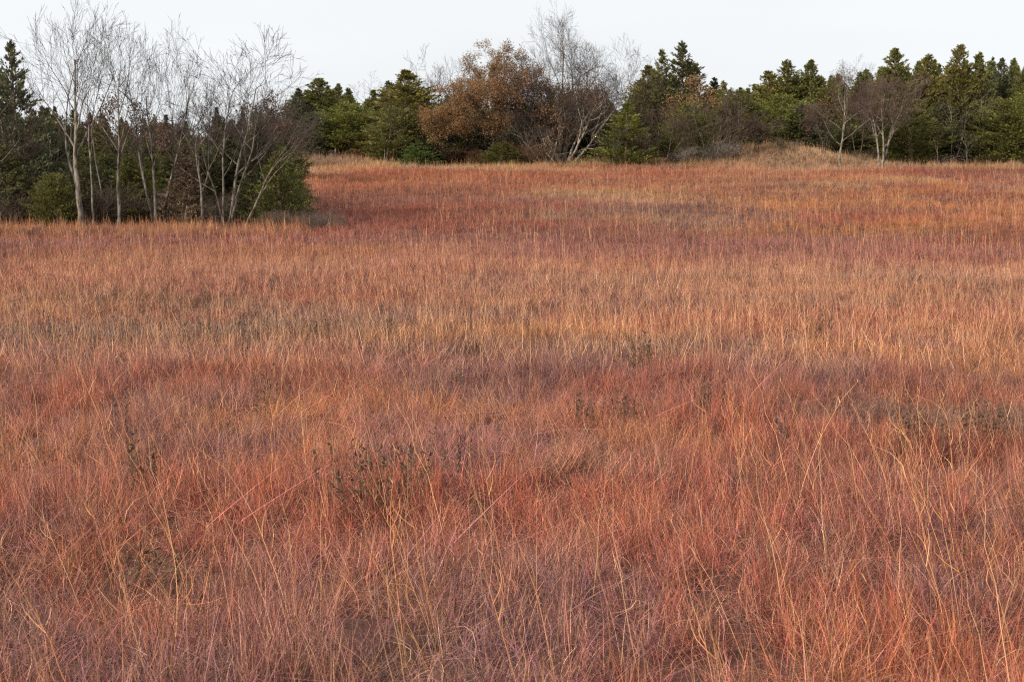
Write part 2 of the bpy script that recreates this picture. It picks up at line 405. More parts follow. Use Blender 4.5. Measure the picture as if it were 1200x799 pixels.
def tall_stems():
    rng = R(14); n = 110
    y = rng.uniform(5.2, 13, n); px = np.where(rng.random(n) < .62, rng.uniform(840, 1240, n), rng.uniform(-30, 850, n)); x = px2x(px, y)
    s = rng.uniform(.85, 1.25, n); t = np.array([0.56, 0.27, 0.11]) * rng.uniform(.8, 1.15, (n, 1))
    scatter('grass_stems', 'stem_near', np.stack([x, y, gz(x, y) - .02], -1), rng.integers(0, 12, n), np.stack([rng.normal(0, .1, n), rng.normal(-.2, .11, n), rng.normal(0, .6, n)], -1),
            np.stack([s * 1.3, s * 1.3, s], -1), t, 'scattered tallest tan stems arching over the near grass', 'grass stems')
tall_stems()

# dark dead forbs mixed through the sward: dense in the grey patches
def build_forbs():
    rng = R(8); x, y = wedge(rng, 7, 110, 2.2)
    w = .02 + 1.3 * (patch(x, y, 130, 380, 6.5, 2.0) + .8 * patch(x, y, 300, 374, 2.6, 1.2)) + .35 * sstep(fbm(x * .55, y, 11, 131, 3), .66, .76)
    k = (rng.random(len(x)) < w) & ~blocked(x, y); x, y = x[k], y[k]; n = len(x)
    s = rng.uniform(.6, .95, n) * np.where(y > 45, 1.3, 1)
    tint = GREY * .6 * rng.uniform(.7, 1.5, (n, 1))
    scatter('dead_forbs', 'weed', np.stack([x, y, gz(x, y)], -1), rng.integers(0, 6, n), np.stack([rng.normal(0, .1, n), rng.normal(0, .1, n), rng.uniform(0, 6.28, n)], -1),
            np.stack([s, s, s], -1), tint, 'grey brown dead forbs matted in patches among the red grass', 'dead weeds')
build_forbs()

# ------------------------------------------------------------------ individual dark weeds one can point at
def weed_material():
    m, nt, N, L = newmat('dead_weed')
    va = N.new('ShaderNodeAttribute'); va.attribute_name = 'var'
    sp = N.new('ShaderNodeSeparateXYZ'); L.new(va.outputs['Vector'], sp.inputs[0])
    r = N.new('ShaderNodeValToRGB'); r.color_ramp.elements[0].color = (0.075, 0.044, 0.028, 1); r.color_ramp.elements[1].color = (0.25, 0.155, 0.095, 1)
    L.new(sp.outputs[1], r.inputs[0]); out_leaf(nt, r.outputs[0], .8, .15, .1)
    return m
M_weed = weed_material()
weeds = [  # px, base row, height m, n stems, spread, label
    (685, 486, .42, 6, .09, 'dark brown weed with two thick leafy spikes in the field centre'),
    (738, 476, .36, 7, .15, 'dark forked weed beside the two-spiked weed near the field centre'),
    (501, 552, .46, 2, .04, 'single tall dark weed stalk standing beside a wide weed clump'),
    (428, 572, .46, 14, .26, 'wide dark weed clump with several spikes and grass stems through it'),
    (158, 552, .44, 6, .13, 'dark slender weed among tan stems in the lower left field'),
    (172, 662, .36, 9, .20, 'low brown weed sunk in rusty grass near the bottom left'),
    (1085, 508, .40, 13, .28, 'broad black brown weed clump with tan blades in front, right side'),
    (1180, 502, .44, 11, .20, 'dark weed clump at the right edge of the picture'),
    (372, 388, .50, 7, .14, 'small dark weed beside the bright orange grass band'),
    (306, 466, .55, 3, .05, 'tall thin dark weed above the reddish grass left of centre'),
    (955, 388, .50, 11, .28, 'pair of dark weed tufts under the tan stem band'),
    (832, 468, .38, 4, .07, 'tiny dark weed spike in mauve grass right of the centre'),
    (752, 428, .45, 10, .30, 'loose grey brown weed group in pale mauve grass'),
]
for i, (px, row, h, n, sprd, lab) in enumerate(weeds):
    Y = float(np.interp(row, *ROWTAB)) ; x = px2x(px, Y); rng = R(900 + i); parts = []
    for k in range(n):
        v, q, c = weed_variant(1000 + i * 40 + k, 3, (h * .7, h * 1.3), .0055); off = np.array([rng.normal(0, sprd * .6), rng.normal(0, sprd * .5), 0])
        parts.append((v + off, q, c)); parts.append(tube(np.array([[0, 0, -.02], off * .5 + [0, 0, .01], off + [0, 0, .02]]), [.006, .005, .004], 4, (.4, .2)))
    V, Q, c = cat(parts)
    o = link('dead_weed', mk_mesh('dead_weed', V, Q, c, mats=[M_weed])); o.location = (x, Y, gzs(x, Y))
    o['label'] = lab; o['category'] = 'weed'; o['group'] = 'dark weeds standing in the field'

# ------------------------------------------------------------------ trees
class Acc:
    def __init__(s): s.V = []; s.Q = []; s.n = 0
    def tube(s, P, rad, sides):
        n = len(P); P = np.asarray(P); d = P[1:] - P[:-1]; d = np.vstack([d, d[-1:]])
        d = d / (np.sqrt((d * d).sum(1))[:, None] + 1e-9)
        ref = np.array([0.31, 0.87, 0.38]) if abs(d[0][1]) < .8 else np.array([1., 0, 0])
        u = np.cross(d, ref); u /= np.sqrt((u * u).sum(1))[:, None] + 1e-9; v = np.cross(d, u)
        a = np.arange(sides) * 2 * PI / sides; R_ = np.asarray(rad)[:, None, None]
        W = P[:, None, :] + R_ * (np.cos(a)[None, :, None] * u[:, None, :] + np.sin(a)[None, :, None] * v[:, None, :])
        k = np.arange(n * sides).reshape(n, sides) + s.n; k2 = np.roll(k, -1, axis=1)
        s.V.append(W.reshape(-1, 3)); s.Q.append(np.stack([k[:-1], k2[:-1], k2[1:], k[1:]], -1).reshape(-1, 4)); s.n += n * sides
    def mesh(s, name, mat, smooth=True):
        if not s.V: return None
        return mk_mesh(name, np.concatenate(s.V), np.concatenate(s.Q), smooth=smooth, mats=[mat])

def bare_tree(seed, H=10, stems=1, spread=.35, width=.5, r0=None, fork=.35, levels=4, lean=(0, 0), kids=(7, 6, 5, 4), gnarl=.12, up=.25, tipcount=None, minr=.006, stemcurve=None, low=.3):
    """returns (trunk acc, crown acc, tips). Trunk: stems and main limbs; crown: the finer branches and twigs"""
    rnd = random.Random(seed); T = Acc(); K = Acc(); tips = []
    r0 = r0 or H * .014
    def grow(p, d, L, r, lev):
        ns = {0: 10, 1: 7, 2: 5, 3: 4}.get(lev, 3)
        P = [p.copy()]; rad = [r]; q = p.copy(); dd = d.copy()
        for i in range(ns):
            g = gnarl * (.55, 1.0, .75, .5, .4)[min(lev, 4)]
            dd = (dd + Vector((rnd.gauss(0, g), rnd.gauss(0, g), rnd.gauss(0, g) + up * (.22 if lev > 1 else .12 if lev else .03)))).normalized()
            q = q + dd * (L / ns); P.append(q.copy()); rad.append(max(r * (1 - (.72 if lev < 1 else .8) * (i + 1) / ns), minr * .7))
        a = T if lev <= 1 else K
        a.tube([tuple(v) for v in P], rad, 7 if lev == 0 else 5 if lev == 1 else 3)
        if lev >= levels:
            tips.append(tuple(P[-1])); tips.append(tuple(P[len(P) // 2])); return
        nk = kids[min(lev, len(kids) - 1)]
        nk = max(2, int(nk * rnd.uniform(.7, 1.2) * (.72 if lev >= 2 else 1)))
        az = rnd.uniform(0, 6.28)
        lo = fork if lev == 0 else low if lev == 1 else .2
        for k in range(nk):
            s = lo + (1 - lo) * ((k + rnd.random()) / nk) ** .85
            f = s * ns; i = min(int(f), ns - 1); pp = P[i].lerp(P[i + 1], f - i); rr = rad[i] + (rad[i + 1] - rad[i]) * (f - i)
            dr = (P[i + 1] - P[i]).normalized()
            az += 2.4 + rnd.gauss(0, .5)
            side = dr.orthogonal().normalized(); side.rotate(__import__('mathutils').Quaternion(dr, az))
            ang = (rnd.uniform(.40, .85) if lev == 0 else rnd.uniform(.4, .9) if lev == 1 else rnd.uniform(.35, .75)) * (width / .5)
            nd = (dr * math.cos(ang) + side * math.sin(ang)).normalized()
            nl = L * (rnd.uniform(.42, .62) if lev == 0 else rnd.uniform(.40, .62) if lev == 1 else rnd.uniform(.5, .8)) * (1.25 - .6 * s)
            grow(pp, nd, nl, max(rr * rnd.uniform(.5, .74), minr * .8), lev + 1)
        if lev: tips.append(tuple(P[-1]))
    for s in range(stems):
        a = rnd.uniform(0, 6.28) if stems > 1 else 0
        if stems > 1: a = s * 2.4 + rnd.uniform(-.4, .4)
        sp = spread * rnd.uniform(.4, 1.1) if stems > 1 else 0
        d = Vector((math.cos(a) * sp + lean[0], math.sin(a) * sp + lean[1], 1)).normalized()
        b = Vector((math.cos(a), math.sin(a), 0)) * (r0 * 1.3 if stems > 1 else 0); b.z = -.15
        grow(b, d, H * rnd.uniform(.62, 1) if stems > 1 else H, r0 * (rnd.uniform(.6, 1) if stems > 1 else 1), 0)
    return T, K, tips

def diamonds(P, D, ln, wd, rng, var):
    """leaf faces: centre line from P along D"""
    n = len(P); S = np.cross(D, rng.normal(size=(n, 3))); S /= np.linalg.norm(S, axis=1)[:, None] + 1e-9
    ln = ln[:, None]; wd = wd[:, None]
    V = np.stack([P, P + D * ln * .45 + S * wd * .5, P + D * ln, P + D * ln * .45 - S * wd * .5], 1).reshape(-1, 3)
    Q = np.arange(4 * n).reshape(n, 4); c = np.repeat(var, 4, axis=0)
    return V, Q, c
def cedar(seed, H=9., W=5., shape='cone', nb=230, ns=44, spray=.26, flat=1.0, leaders=1):
    rng = R(seed); PP, DD, LL, VV = [], [], [], []
    lead = [(rng.normal(0, W * .05), rng.normal(0, W * .05), 1.0)]
    for k in range(leaders - 1): lead.append((rng.uniform(-.28, .28) * W, rng.uniform(-.2, .2) * W, rng.uniform(.78, .95)))
    lob = rng.uniform(0, 6.28, 6)
    T = Acc(); rt = H * .017
    for (lx, ly, lh) in lead:
        t = np.linspace(0, 1, 8)[:, None]
        T.tube(np.hstack([lx * t ** .8, ly * t ** .8, t * H * lh * .96 - .15 * (1 - t)]), rt * (1 - .9 * t[:, 0]) * lh, 6)
    for b in range(nb):
        l = lead[0] if (leaders == 1 or rng.random() < .6) else lead[rng.integers(0, leaders)]
        Hh = H * l[2]
        h = rng.random() * .96 + .02
        if shape == 'cone': prof = ((1 - h) ** .68 * .98) * (.70 + .30 * min(1, h / .14))
        elif shape == 'oval': prof = math.sqrt(max(0, 1 - ((h - .33) / .69) ** 2)) if h > .33 else .72 + .28 * h / .33
        else: prof = (1 - h ** 1.7) ** .95 * (.7 + .3 * min(1, h / .2))
        if leaders > 1: prof *= .78
        az = rng.uniform(0, 2 * PI)
        lobe = 1 + (.16 * math.sin(2 * az + lob[0] + h * 5) + .12 * math.sin(3 * az + lob[1] - h * 9)) * (1 - h)
        Lb = max(W * .5 * prof * rng.uniform(.55, 1.25) * lobe, .10)
        el = rng.uniform(.15, .6) + .65 * h ** 2
        d = np.array([math.cos(az) * math.cos(el), math.sin(az) * math.cos(el), math.sin(el)])
        base = np.array([l[0] * h ** .8, l[1] * h ** .8, max(Hh * h - Lb * math.sin(el) * .75, .12)])
        m = int(ns * (.35 + .9 * Lb / (W * .5)))
        s = rng.uniform(.25, 1, m) ** .75
        curve = np.array([0, 0, 1.]) * (.18 * Lb) * (s ** 2)[:, None]
        tuft = (1.08 - s) * .24 * Lb + .07 * (1.15 - h)
        P = base + d * (Lb * s)[:, None] + curve + rng.normal(0, 1, (m, 3)) * tuft[:, None] * np.array([1, 1, .55]) * .6
        D = d + rng.normal(0, .48, (m, 3)) + np.array([0, 0, .6]); D /= np.linalg.norm(D, axis=1)[:, None]
        PP.append(P); DD.append(D); LL.append(spray * rng.uniform(.6, 1.4, m) * (1 if h < .8 else .75))
        bb = rng.uniform(0, 1); hh = rng.random() ** 2
        VV.append(np.stack([np.full(m, hh) * rng.uniform(.4, 1, m), np.clip(bb * .6 + rng.uniform(0, .4, m), 0, 1), s], -1))
        if b % 3 == 0:
            t = np.linspace(0, 1, 4)[:, None]
            T.tube(base + d * Lb * .8 * t, np.linspace(.028, .008, 4) * H / 9, 3)
    for l in lead:      # leader tips
        m = 34; s = rng.random(m)
        P = np.stack([l[0] + rng.normal(0, .04, m) * (1.1 - s) * 2, l[1] + rng.normal(0, .04, m) * (1.1 - s) * 2, H * l[2] * (.90 + .09 * s)], -1)
        D = np.stack([rng.normal(0, .35, m), rng.normal(0, .35, m), np.ones(m)], -1); D /= np.linalg.norm(D, axis=1)[:, None]
        PP.append(P); DD.append(D); LL.append(spray * rng.uniform(.5, 1.1, m)); VV.append(np.stack([rng.random(m) * .2, rng.random(m), s], -1))
    P = np.concatenate(PP); D = np.concatenate(DD); Ln = np.concatenate(LL); Vr = np.concatenate(VV)
    P[:, 2] = np.maximum(P[:, 2], .05)
    V, Q, c = diamonds(P, D, Ln, Ln * .42, rng, Vr)
    return T.mesh('trunk', M_cedarbark), mk_mesh('crown', V, Q, c, mats=[M_needles])

CED = {}
def ced(kind):
    if kind not in CED:
        sh, sd, ld, dense = kind
        CED[kind] = cedar(500 + sd * 7 + len(sh), 9., 5., sh, nb=int(dense * 1.45), leaders=ld, ns=40, spray=.21)
    return CED[kind]
def root(name, x, y, label, category, group=None):
    e = bpy.data.objects.new(name, None); C.objects.link(e); e.empty_display_size = .5
    e.location = (x, y, gzs(x, y) - .05); e['label'] = label; e['category'] = category
    if group: e['group'] = group
    return e
GREENS = {'d': (0.102, 0.098, 0.042), 'm': (0.156, 0.152, 0.046), 'b': (0.190, 0.196, 0.046), 'o': (0.205, 0.175, 0.050), 'g': (0.122, 0.125, 0.068), 'br': (0.21, 0.145, 0.095), 'v': (0.155, 0.205, 0.060)}
RR = random.Random(77)
def put_cedar(px, top, wpx, Y, tone, kind, label, group='dark cedars along the wood edge', name='cedar_tree'):
    x = px2x(px, Y); g = gzs(x, Y); H = row2z(top, Y) - g; W = wpx / F * Y
    tm, cm = ced(kind); ld_ = kind[2]
    e = root(name, x, Y, label, 'cedar tree', group)
    W *= (1.95 if ld_ == 1 else 1.6) if kind[0] == 'cone' else 1.5; e.scale = (W / 5., W / 5., H / 9.); e.rotation_euler = (0, 0, RR.uniform(0, 6.28))
    t = link('trunk', tm, e); c = link('crown', cm, e)
    t.color = (1, 1, 1, 1); k = RR.uniform(.88, 1.12); c.color = (*[v * k for v in GREENS[tone]], 1)
    return e
A1 = ('cone', 1, 1, 230); A2 = ('cone', 2, 1, 260); B1 = ('broad', 3, 2, 280); B2 = ('broad', 4, 3, 300); O1 = ('oval', 5, 1, 260); O2 = ('oval', 6, 2, 280); L1 = ('cone', 7, 2, 190)
cedars = [
 (352, 104, 62, 160, 'g', B1, 'grey green cedar behind the leaning bare tree of the grove'),
 (383, 93, 74, 162, 'm', A2, 'tall pointed cedar rising over the pale meadow corner'),
 (408, 122, 76, 156, 'b', O1, 'bright green rounded cedar above the pale meadow corner'),
 (440, 106, 62, 164, 'm', B2, 'mid green cedar between the rounded cedar and the tall olive cedar'),
 (372, 132, 60, 155, 'g', O2, 'low grey green cedar skirting the pale meadow corner'),
 (455, 96, 48, 166, 'd', A1, 'narrow dark cedar tip behind the tall olive cedar'),
 (487, 83, 86, 155, 'o', A2, 'tallest olive cedar left of the orange oak'),
 (462, 126, 52, 151, 'm', O1, 'cedar skirt below the tall olive cedar, beside red brush'),
 (508, 134, 54, 151, 'g', O2, 'blue grey rounded cedar touching the orange oak'),
 (490, 163, 30, 148, 'v', ('cone', 8, 1, 230), 'small fresh green cedar sapling under the tall olive cedar'),
 (530, 158, 44, 154, 'd', O1, 'dark low cedar at the foot of the orange oak'),
 (587, 165, 38, 149, 'm', O2, 'small green cedar bush between oak and big grey tree'),
 (566, 130, 60, 160, 'd', B2, 'dark cedar in the shade behind the orange oak'),
 (640, 120, 90, 164, 'd', B1, 'dark cedar seen through the big grey tree'),
 (690, 120, 80, 163, 'd', B2, 'dark cedar right behind the big grey tree crown'),
 (733, 120, 46, 148, 'b', A1, 'bright cone cedar standing forward right of the big grey tree'),
 (764, 78, 66, 168, 'o', A2, 'olive cedar just left of the ragged double topped cedar'),
 (797, 50, 84, 165, 'd', L1, 'ragged tallest cedar with open layered top against the sky'),
 (778, 60, 60, 167, 'm', L1, 'second ragged top pressed against the tallest open cedar'),
 (803, 122, 54, 152, 'm', O1, 'green cedar between brushy saplings near the field centre'),
 (828, 92, 62, 170, 'd', B1, 'dark sloping cedar to the right of the ragged tall cedar'),
 (842, 96, 36, 165, 'o', A1, 'thin olive spire between the ragged cedar and the mound'),
 (858, 106, 60, 162, 'm', O2, 'mid green cedar behind the grey brush thicket'),
 (872, 104, 54, 166, 'b', B2, 'green cedar above the mound\'s near shoulder'),
 (898, 84, 62, 170, 'o', A2, 'olive cedar crest rising just above the mound'),
 (922, 72, 66, 172, 'm', A1, 'twin spire cedar directly behind the mound'),
 (938, 72, 54, 173, 'm', A2, 'cedar spire beside the twin spire cedar behind the mound'),
 (910, 112, 74, 162, 'b', O1, 'bright layered cedar low behind the mound'),
 (940, 122, 70, 160, 'g', O2, 'dark sweeping cedar whose skirt meets the mound'),
 (965, 100, 60, 168, 'o', B1, 'olive cedar behind the pale bare tree on the mound\'s flank'),
 (1000, 86, 50, 164, 'm', A1, 'cedar between the two pale bare trees'),
 (990, 150, 60, 156, 'd', O2, 'low dark cedar skirt at the foot of the pale bare trees'),
 (1048, 59, 66, 160, 'm', A2, 'tall pointed cedar right of the second pale bare tree'),
 (1022, 120, 54, 158, 'd', B2, 'dark cedar behind the second pale bare tree'),
 (1079, 66, 62, 162, 'o', A1, 'olive spire cedar second right of the pale bare trees'),
 (1065, 128, 66, 151, 'm', O1, 'broad low cedar left of the paired trunks'),
 (1115, 55, 56, 160, 'o', A2, 'tallest spire cedar in the right hand wood'),
 (1100, 112, 62, 155, 'd', B1, 'dark hollow cedar above the paired trunks'),
 (1141, 64, 50, 161, 'm', A1, 'spire cedar just right of the tallest right hand spire'),
 (1159, 70, 42, 166, 'g', A2, 'thin grey green spire third from the right edge'),
 (1176, 72, 44, 168, 'm', A1, 'thin spire second from the right edge'),
 (1196, 66, 60, 162, 'm', B2, 'full cedar at the right edge of the wood'),
 (1135, 130, 62, 152, 'd', O2, 'low dark cedar behind the fallen branches'),
 (1168, 118, 66, 150, 'm', O1, 'rounded cedar beside the fallen branches'),
 (1204, 104, 70, 148, 'b', O1, 'bright rounded cedar cut by the right edge'),
 (1240, 70, 70, 158, 'm', B1, 'cedar just past the right edge of the wood'),
]
for a in cedars: put_cedar(*a)
near = [
 (26, 50, 92, 81, 'g', L1, 'tall dark spire cedar at the near grove\'s outer end'),
 (-6, 84, 84, 84, 'g', B1, 'dark cedar cut by the left edge beside the spire cedar'),
 (6, 168, 84, 77, 'd', O2, 'low shaded cedar below the spire cedar at the left edge'),
 (66, 202, 42, 75.6, 'm', ('oval', 9, 1, 340), 'green bushy cedar behind the foot of the tallest pale trunk'),
 (58, 124, 70, 84, 'g', B2, 'dim cedar between the spire cedar and the first pale trunk'),
 (108, 184, 56, 79, 'd', O1, 'dark cedar low behind the first pale trunks'),
 (150, 182, 56, 79, 'm', A2, 'mid green cedar left of the dead brown cedar'),
 (172, 174, 44, 82, 'b', A1, 'narrow fresh green cedar behind the forked grey tree'),
 (214, 168, 66, 77, 'br', L1, 'dead brown cedar with drooping russet sprays in the near grove'),
 (240, 176, 62, 82, 'd', O2, 'dark cedar behind the dead brown cedar'),
 (272, 150, 80, 84, 'd', B2, 'tall dark cedar behind the many-stemmed grove tree'),
 (313, 140, 74, 82, 'd', B1, 'dark cedar behind the leaning pale tree'),
 (332, 176, 50, 77, 'm', ('cone', 10, 1, 200), 'green cedar with bare lower limbs at the grove\'s field end'),
 (296, 200, 46, 78, 'd', A2, 'small dark cedar at the leaning tree\'s foot'),
]
for a in near: put_cedar(*a, group='cedars in the near grove')

# bare and leafy broadleaf trees
def put_bare(px, base_px, top, wpx, Y, label, seed, stems=1, spread=.35, width=.5, fork=.35, levels=4, kids=(7, 6, 5, 4), gnarl=.12, up=.25, tone=(1, 1, 1), twig=(1, 1, 1), r0=None,
             leaves=None, lf_n=0, lf_size=.12, lf_band=(0, 1), group='bare trees of the wood edge', category='bare tree', name='bare_tree', minr=None, low=.3, fitw=True, rot=None):
    x = px2x(base_px, Y); g = gzs(x, Y); H = row2z(top, Y) - g; W = wpx / F * Y
    minr = minr or (.0115 if Y < 100 else .0150); r0 = (r0 or H * .014) * .86
    T, K, tips = bare_tree(seed, H, stems, spread, width, r0, fork, levels, ((px - base_px) / F * Y / H, 0), kids, gnarl, up, minr=minr, low=low)
    allV = np.concatenate(T.V + K.V)
    zt = np.percentile(allV[:, 2], 99.9); sz = H / zt
    xs = np.percentile(allV[:, 0], [1.5, 98.5]); sxy = np.clip(W / (xs[1] - xs[0]), .45, 1.7)
    cx = (xs[0] + xs[1]) / 2; target = px2x(px, Y) - x
    def fit(v):      # spread or tighten the crown about its trunk, keep the trunk's foot
        v = v.copy(); t = np.clip(v[:, 2] / zt, 0, 1); k = 1 + (sxy - 1) * t ** .6
        v[:, 0] = v[:, 0] * k + (target - cx * sxy) * t ** 1.2 * .8; v[:, 1] = v[:, 1] * k; v[:, 2] *= sz; return v
    for A in (T, K): A.V = [fit(np.concatenate(A.V))] if A.V else []
    e = root(name, x, Y, label, category, group)
    t = link('trunk', T.mesh('trunk', M_bark), e); t.color = (*tone, 1)
    if K.V:
        c = link('crown', K.mesh('crown', M_twig), e); c.color = (*twig, 1)
    if leaves and lf_n:
        rng = R(seed + 5); tp = fit(np.array(tips)); z0, z1 = lf_band
        kz = (tp[:, 2] >= z0 * H) & (tp[:, 2] <= z1 * H); tp = tp[kz]
        n = lf_n; i = rng.integers(0, len(tp), n); P = tp[i] + rng.normal(0, .22, (n, 3))
        D = rng.normal(size=(n, 3)) + np.array([0, 0, -.3]); D /= np.linalg.norm(D, axis=1)[:, None]
        # clumps: each twig end draws its own tone
        tv = rng.random((len(tp), 2))
        var = np.stack([tv[i, 0] * .35, np.clip(.65 * tv[i, 1] + .35 * rng.random(n), 0, 1), np.ones(n)], -1)
        V, Q, c_ = diamonds(P, D, lf_size * rng.uniform(.6, 1.4, n), lf_size * .75 * rng.uniform(.6, 1.2, n), rng, var)
        f = link('foliage', mk_mesh('foliage', V, Q, c_, mats=[M_leaves]), e); f.color = (*leaves, 1)
    return e
GG = 'bare trees of the near grove'
DARK = (.42, .36, .34); PT = (1.4, 1.33, 1.26)
# near grove, outer end to field end
put_bare(100, 97, -14, 120, 75, 'tallest pale trunked bare tree in the near grove, top out of frame', 11, width=.42, fork=.38, kids=(10, 7, 5, 4), tone=PT, r0=.20, group=GG)
put_bare(72, 104, -4, 90, 76.5, 'bare tree leaning outward right behind the tallest pale trunk', 12, width=.42, fork=.42, kids=(8, 6, 5, 4), r0=.13, group=GG)
put_bare(116, 109, 16, 66, 74.5, 'thin crooked bare stem beside the tallest pale trunk', 13, width=.4, fork=.45, kids=(7, 6, 4, 3), r0=.09, group=GG)
put_bare(142, 138, 12, 96, 74.5, 'second tall pale trunk of the near grove', 14, width=.42, fork=.4, kids=(9, 7, 5, 4), tone=(1.1, 1.08, 1.05), r0=.15, group=GG)
put_bare(122, 120, 62, 60, 77, 'thin dark stem between the two tall pale trunks', 15, width=.5, fork=.4, kids=(7, 6, 4, 3), r0=.08, group=GG)
put_bare(182, 186, 22, 118, 77, 'grey forked tree with stout spreading limbs above the dead brown cedar', 16, stems=3, spread=.45, width=.5, fork=.35, kids=(7, 6, 5, 4), tone=(.95, .93, .9), r0=.17, group=GG)
put_bare(218, 226, 36, 100, 79, 'dark twiggy bare tree behind the dead brown cedar', 17, stems=2, spread=.3, width=.5, fork=.4, kids=(7, 6, 5, 4), tone=(.7, .65, .62), r0=.13, group=GG)
put_bare(235, 237, 120, 26, 76, 'broken off pale dead trunk in the near grove', 18, width=.4, fork=.5, levels=2, kids=(5, 4, 3), tone=PT, r0=.13, group=GG)
put_bare(268, 264, 32, 150, 74, 'many-stemmed wide bare tree at the grove\'s field end', 19, stems=4, spread=.2, width=.5, fork=.35, kids=(8, 6, 5, 4), tone=(1.0, .97, .93), r0=.14, group=GG)
put_bare(345, 281, 118, 86, 73, 'pale bare tree leaning out over the field from the grove', 20, width=.42, fork=.42, kids=(9, 7, 5, 4), tone=(1.15, 1.08, .98), r0=.10, group=GG, up=.15)
put_bare(300, 292, 96, 70, 80, 'thin dark bare tree behind the leaning pale tree', 21, stems=2, spread=.2, kids=(7, 6, 5, 4), tone=(.6, .55, .52), r0=.08, group=GG)
put_bare(36, 40, 92, 90, 78, 'brown twiggy bare tree tangled before the spire cedar', 22, stems=3, spread=.3, kids=(7, 6, 5, 4), tone=(.6, .52, .48), twig=(.75, .62, .58), r0=.09, group=GG)
put_bare(4, -22, 100, 70, 76, 'pale limbed bare tree reaching in from the left edge', 23, width=.6, kids=(7, 6, 5, 4), tone=PT, r0=.12, group=GG)
put_bare(160, 158, 120, 60, 80, 'low grey bare sapling behind the second pale trunk', 24, stems=3, spread=.3, kids=(6, 6, 5, 4), tone=(.8, .75, .7), r0=.06, group=GG)
# far behind the grove, seen between its trunks
put_bare(318, 318, 112, 64, 118, 'brown leafed oak showing behind the grove\'s field end', 25, stems=2, kids=(7, 6, 5, 4), leaves=(.14, .08, .06), lf_n=2600, lf_size=.20, group='trees behind the near grove', name='oak_tree', category='oak tree')
put_bare(168, 168, 112, 90, 120, 'rust leafed oak glimpsed between the pale trunks', 26, stems=2, kids=(7, 6, 5, 4), leaves=(.14, .085, .06), lf_n=2600, lf_size=.20, group='trees behind the near grove', name='oak_tree', category='oak tree')
put_bare(235, 235, 116, 90, 122, 'grey mauve leafless tree behind the dead brown cedar', 27, stems=4, kids=(8, 7, 5, 4), twig=(.8, .68, .68), group='trees behind the near grove')
# tree line
put_bare(574, 572, 50, 84, 157, 'large orange brown oak with a high leafy top', 31, stems=3, spread=.35, width=.55, kids=(8, 6, 5, 4), leaves=(.26, .145, .065), lf_n=20000, lf_size=.14, tone=(.7, .65, .6), group='leafy oaks of the wood edge', name='oak_tree', category='oak tree')
put_bare(538, 546, 96, 96, 152, 'lower bright orange oak lobe beside the tall olive cedar', 32, stems=3, spread=.5, width=.65, kids=(8, 6, 5, 4), fork=.2, leaves=(.27, .145, .062), lf_n=24000, lf_size=.14, tone=(.7, .65, .6), group='leafy oaks of the wood edge', name='oak_tree', category='oak tree')
put_bare(598, 598, 78, 96, 153, 'red brown half bare oak left of the big grey tree', 33, stems=4, spread=.5, width=.6, kids=(8, 6, 5, 4), fork=.2, leaves=(.24, .135, .08), lf_n=8000, lf_size=.2, tone=(.65, .58, .55), twig=(.7, .55, .5), group='leafy oaks of the wood edge', name='oak_tree', category='oak tree')
put_bare(634, 655, 12, 100, 154, 'big grey many-limbed bare tree at the centre, highest in the tree line', 34, stems=5, spread=.5, width=.55, kids=(10, 8, 7, 5), fork=.25, tone=(1.6, 1.52, 1.42), twig=(1.0, .92, .88), r0=.34, gnarl=.16)
put_bare(690, 662, 44, 150, 151, 'grey spreading companion of the big bare tree with low arching limbs', 35, stems=5, spread=.8, width=.6, kids=(10, 8, 6, 5), fork=.2, tone=(1.9, 1.85, 1.75), twig=(1.0, .93, .9), r0=.24, gnarl=.16, up=.3)
put_bare(606, 640, 100, 90, 150, 'tangled low grey tree sweeping left under the big bare tree', 36, stems=5, spread=1.0, width=.65, kids=(8, 7, 5, 4), fork=.15, tone=(1.7, 1.65, 1.6), twig=(1.5, 1.4, 1.35), r0=.13, gnarl=.18)
put_bare(735, 738, 56, 40, 160, 'slender pale bare tree behind the bright cone cedar', 37, stems=2, kids=(8, 6, 5, 4), tone=(1.1, 1.08, 1.05), r0=.12)
put_bare(655, 655, 80, 150, 160, 'brown leafed oak hidden behind the big grey tree', 38, stems=4, spread=.5, kids=(8, 6, 5, 4), leaves=(.24, .14, .08), lf_n=10000, lf_size=.18, group='leafy oaks of the wood edge', name='oak_tree', category='oak tree')
put_bare(488, 486, 55, 74, 171, 'gnarled dark limbed bare tree rising behind the tall olive cedar', 39, stems=2, spread=.4, width=.6, kids=(8, 6, 4, 3), fork=.45, tone=(.75, .66, .6), gnarl=.24, r0=.2)
put_bare(437, 440, 82, 50, 170, 'small gnarled bare crown over the cedars near the meadow corner', 40, width=.6, kids=(7, 6, 4, 3), fork=.5, tone=(.9, .85, .8), gnarl=.22, r0=.14)
put_bare(524, 524, 70, 54, 168, 'fine grey bare tree between olive cedar and orange oak', 41, stems=4, spread=.25, kids=(9, 7, 5, 4), twig=(.85, .8, .82))
put_bare(455, 452, 106, 40, 149, 'pale bare sapling before the cedars near the red brush', 42, stems=2, kids=(6, 5, 4, 3), tone=PT, r0=.07)
put_bare(714, 716, 142, 44, 146, 'little forked sapling in front of the bright cone cedar', 43, stems=3, spread=.5, kids=(6, 5, 4, 3), tone=(.9, .86, .75), r0=.05)
put_bare(778, 776, 118, 66, 147, 'brown brushy sapling with v shaped trunk right of the cone cedar', 44, stems=3, spread=.45, kids=(9, 7, 5, 4), tone=(.8, .72, .66), twig=(1.35, 1.12, 1.0), r0=.09)
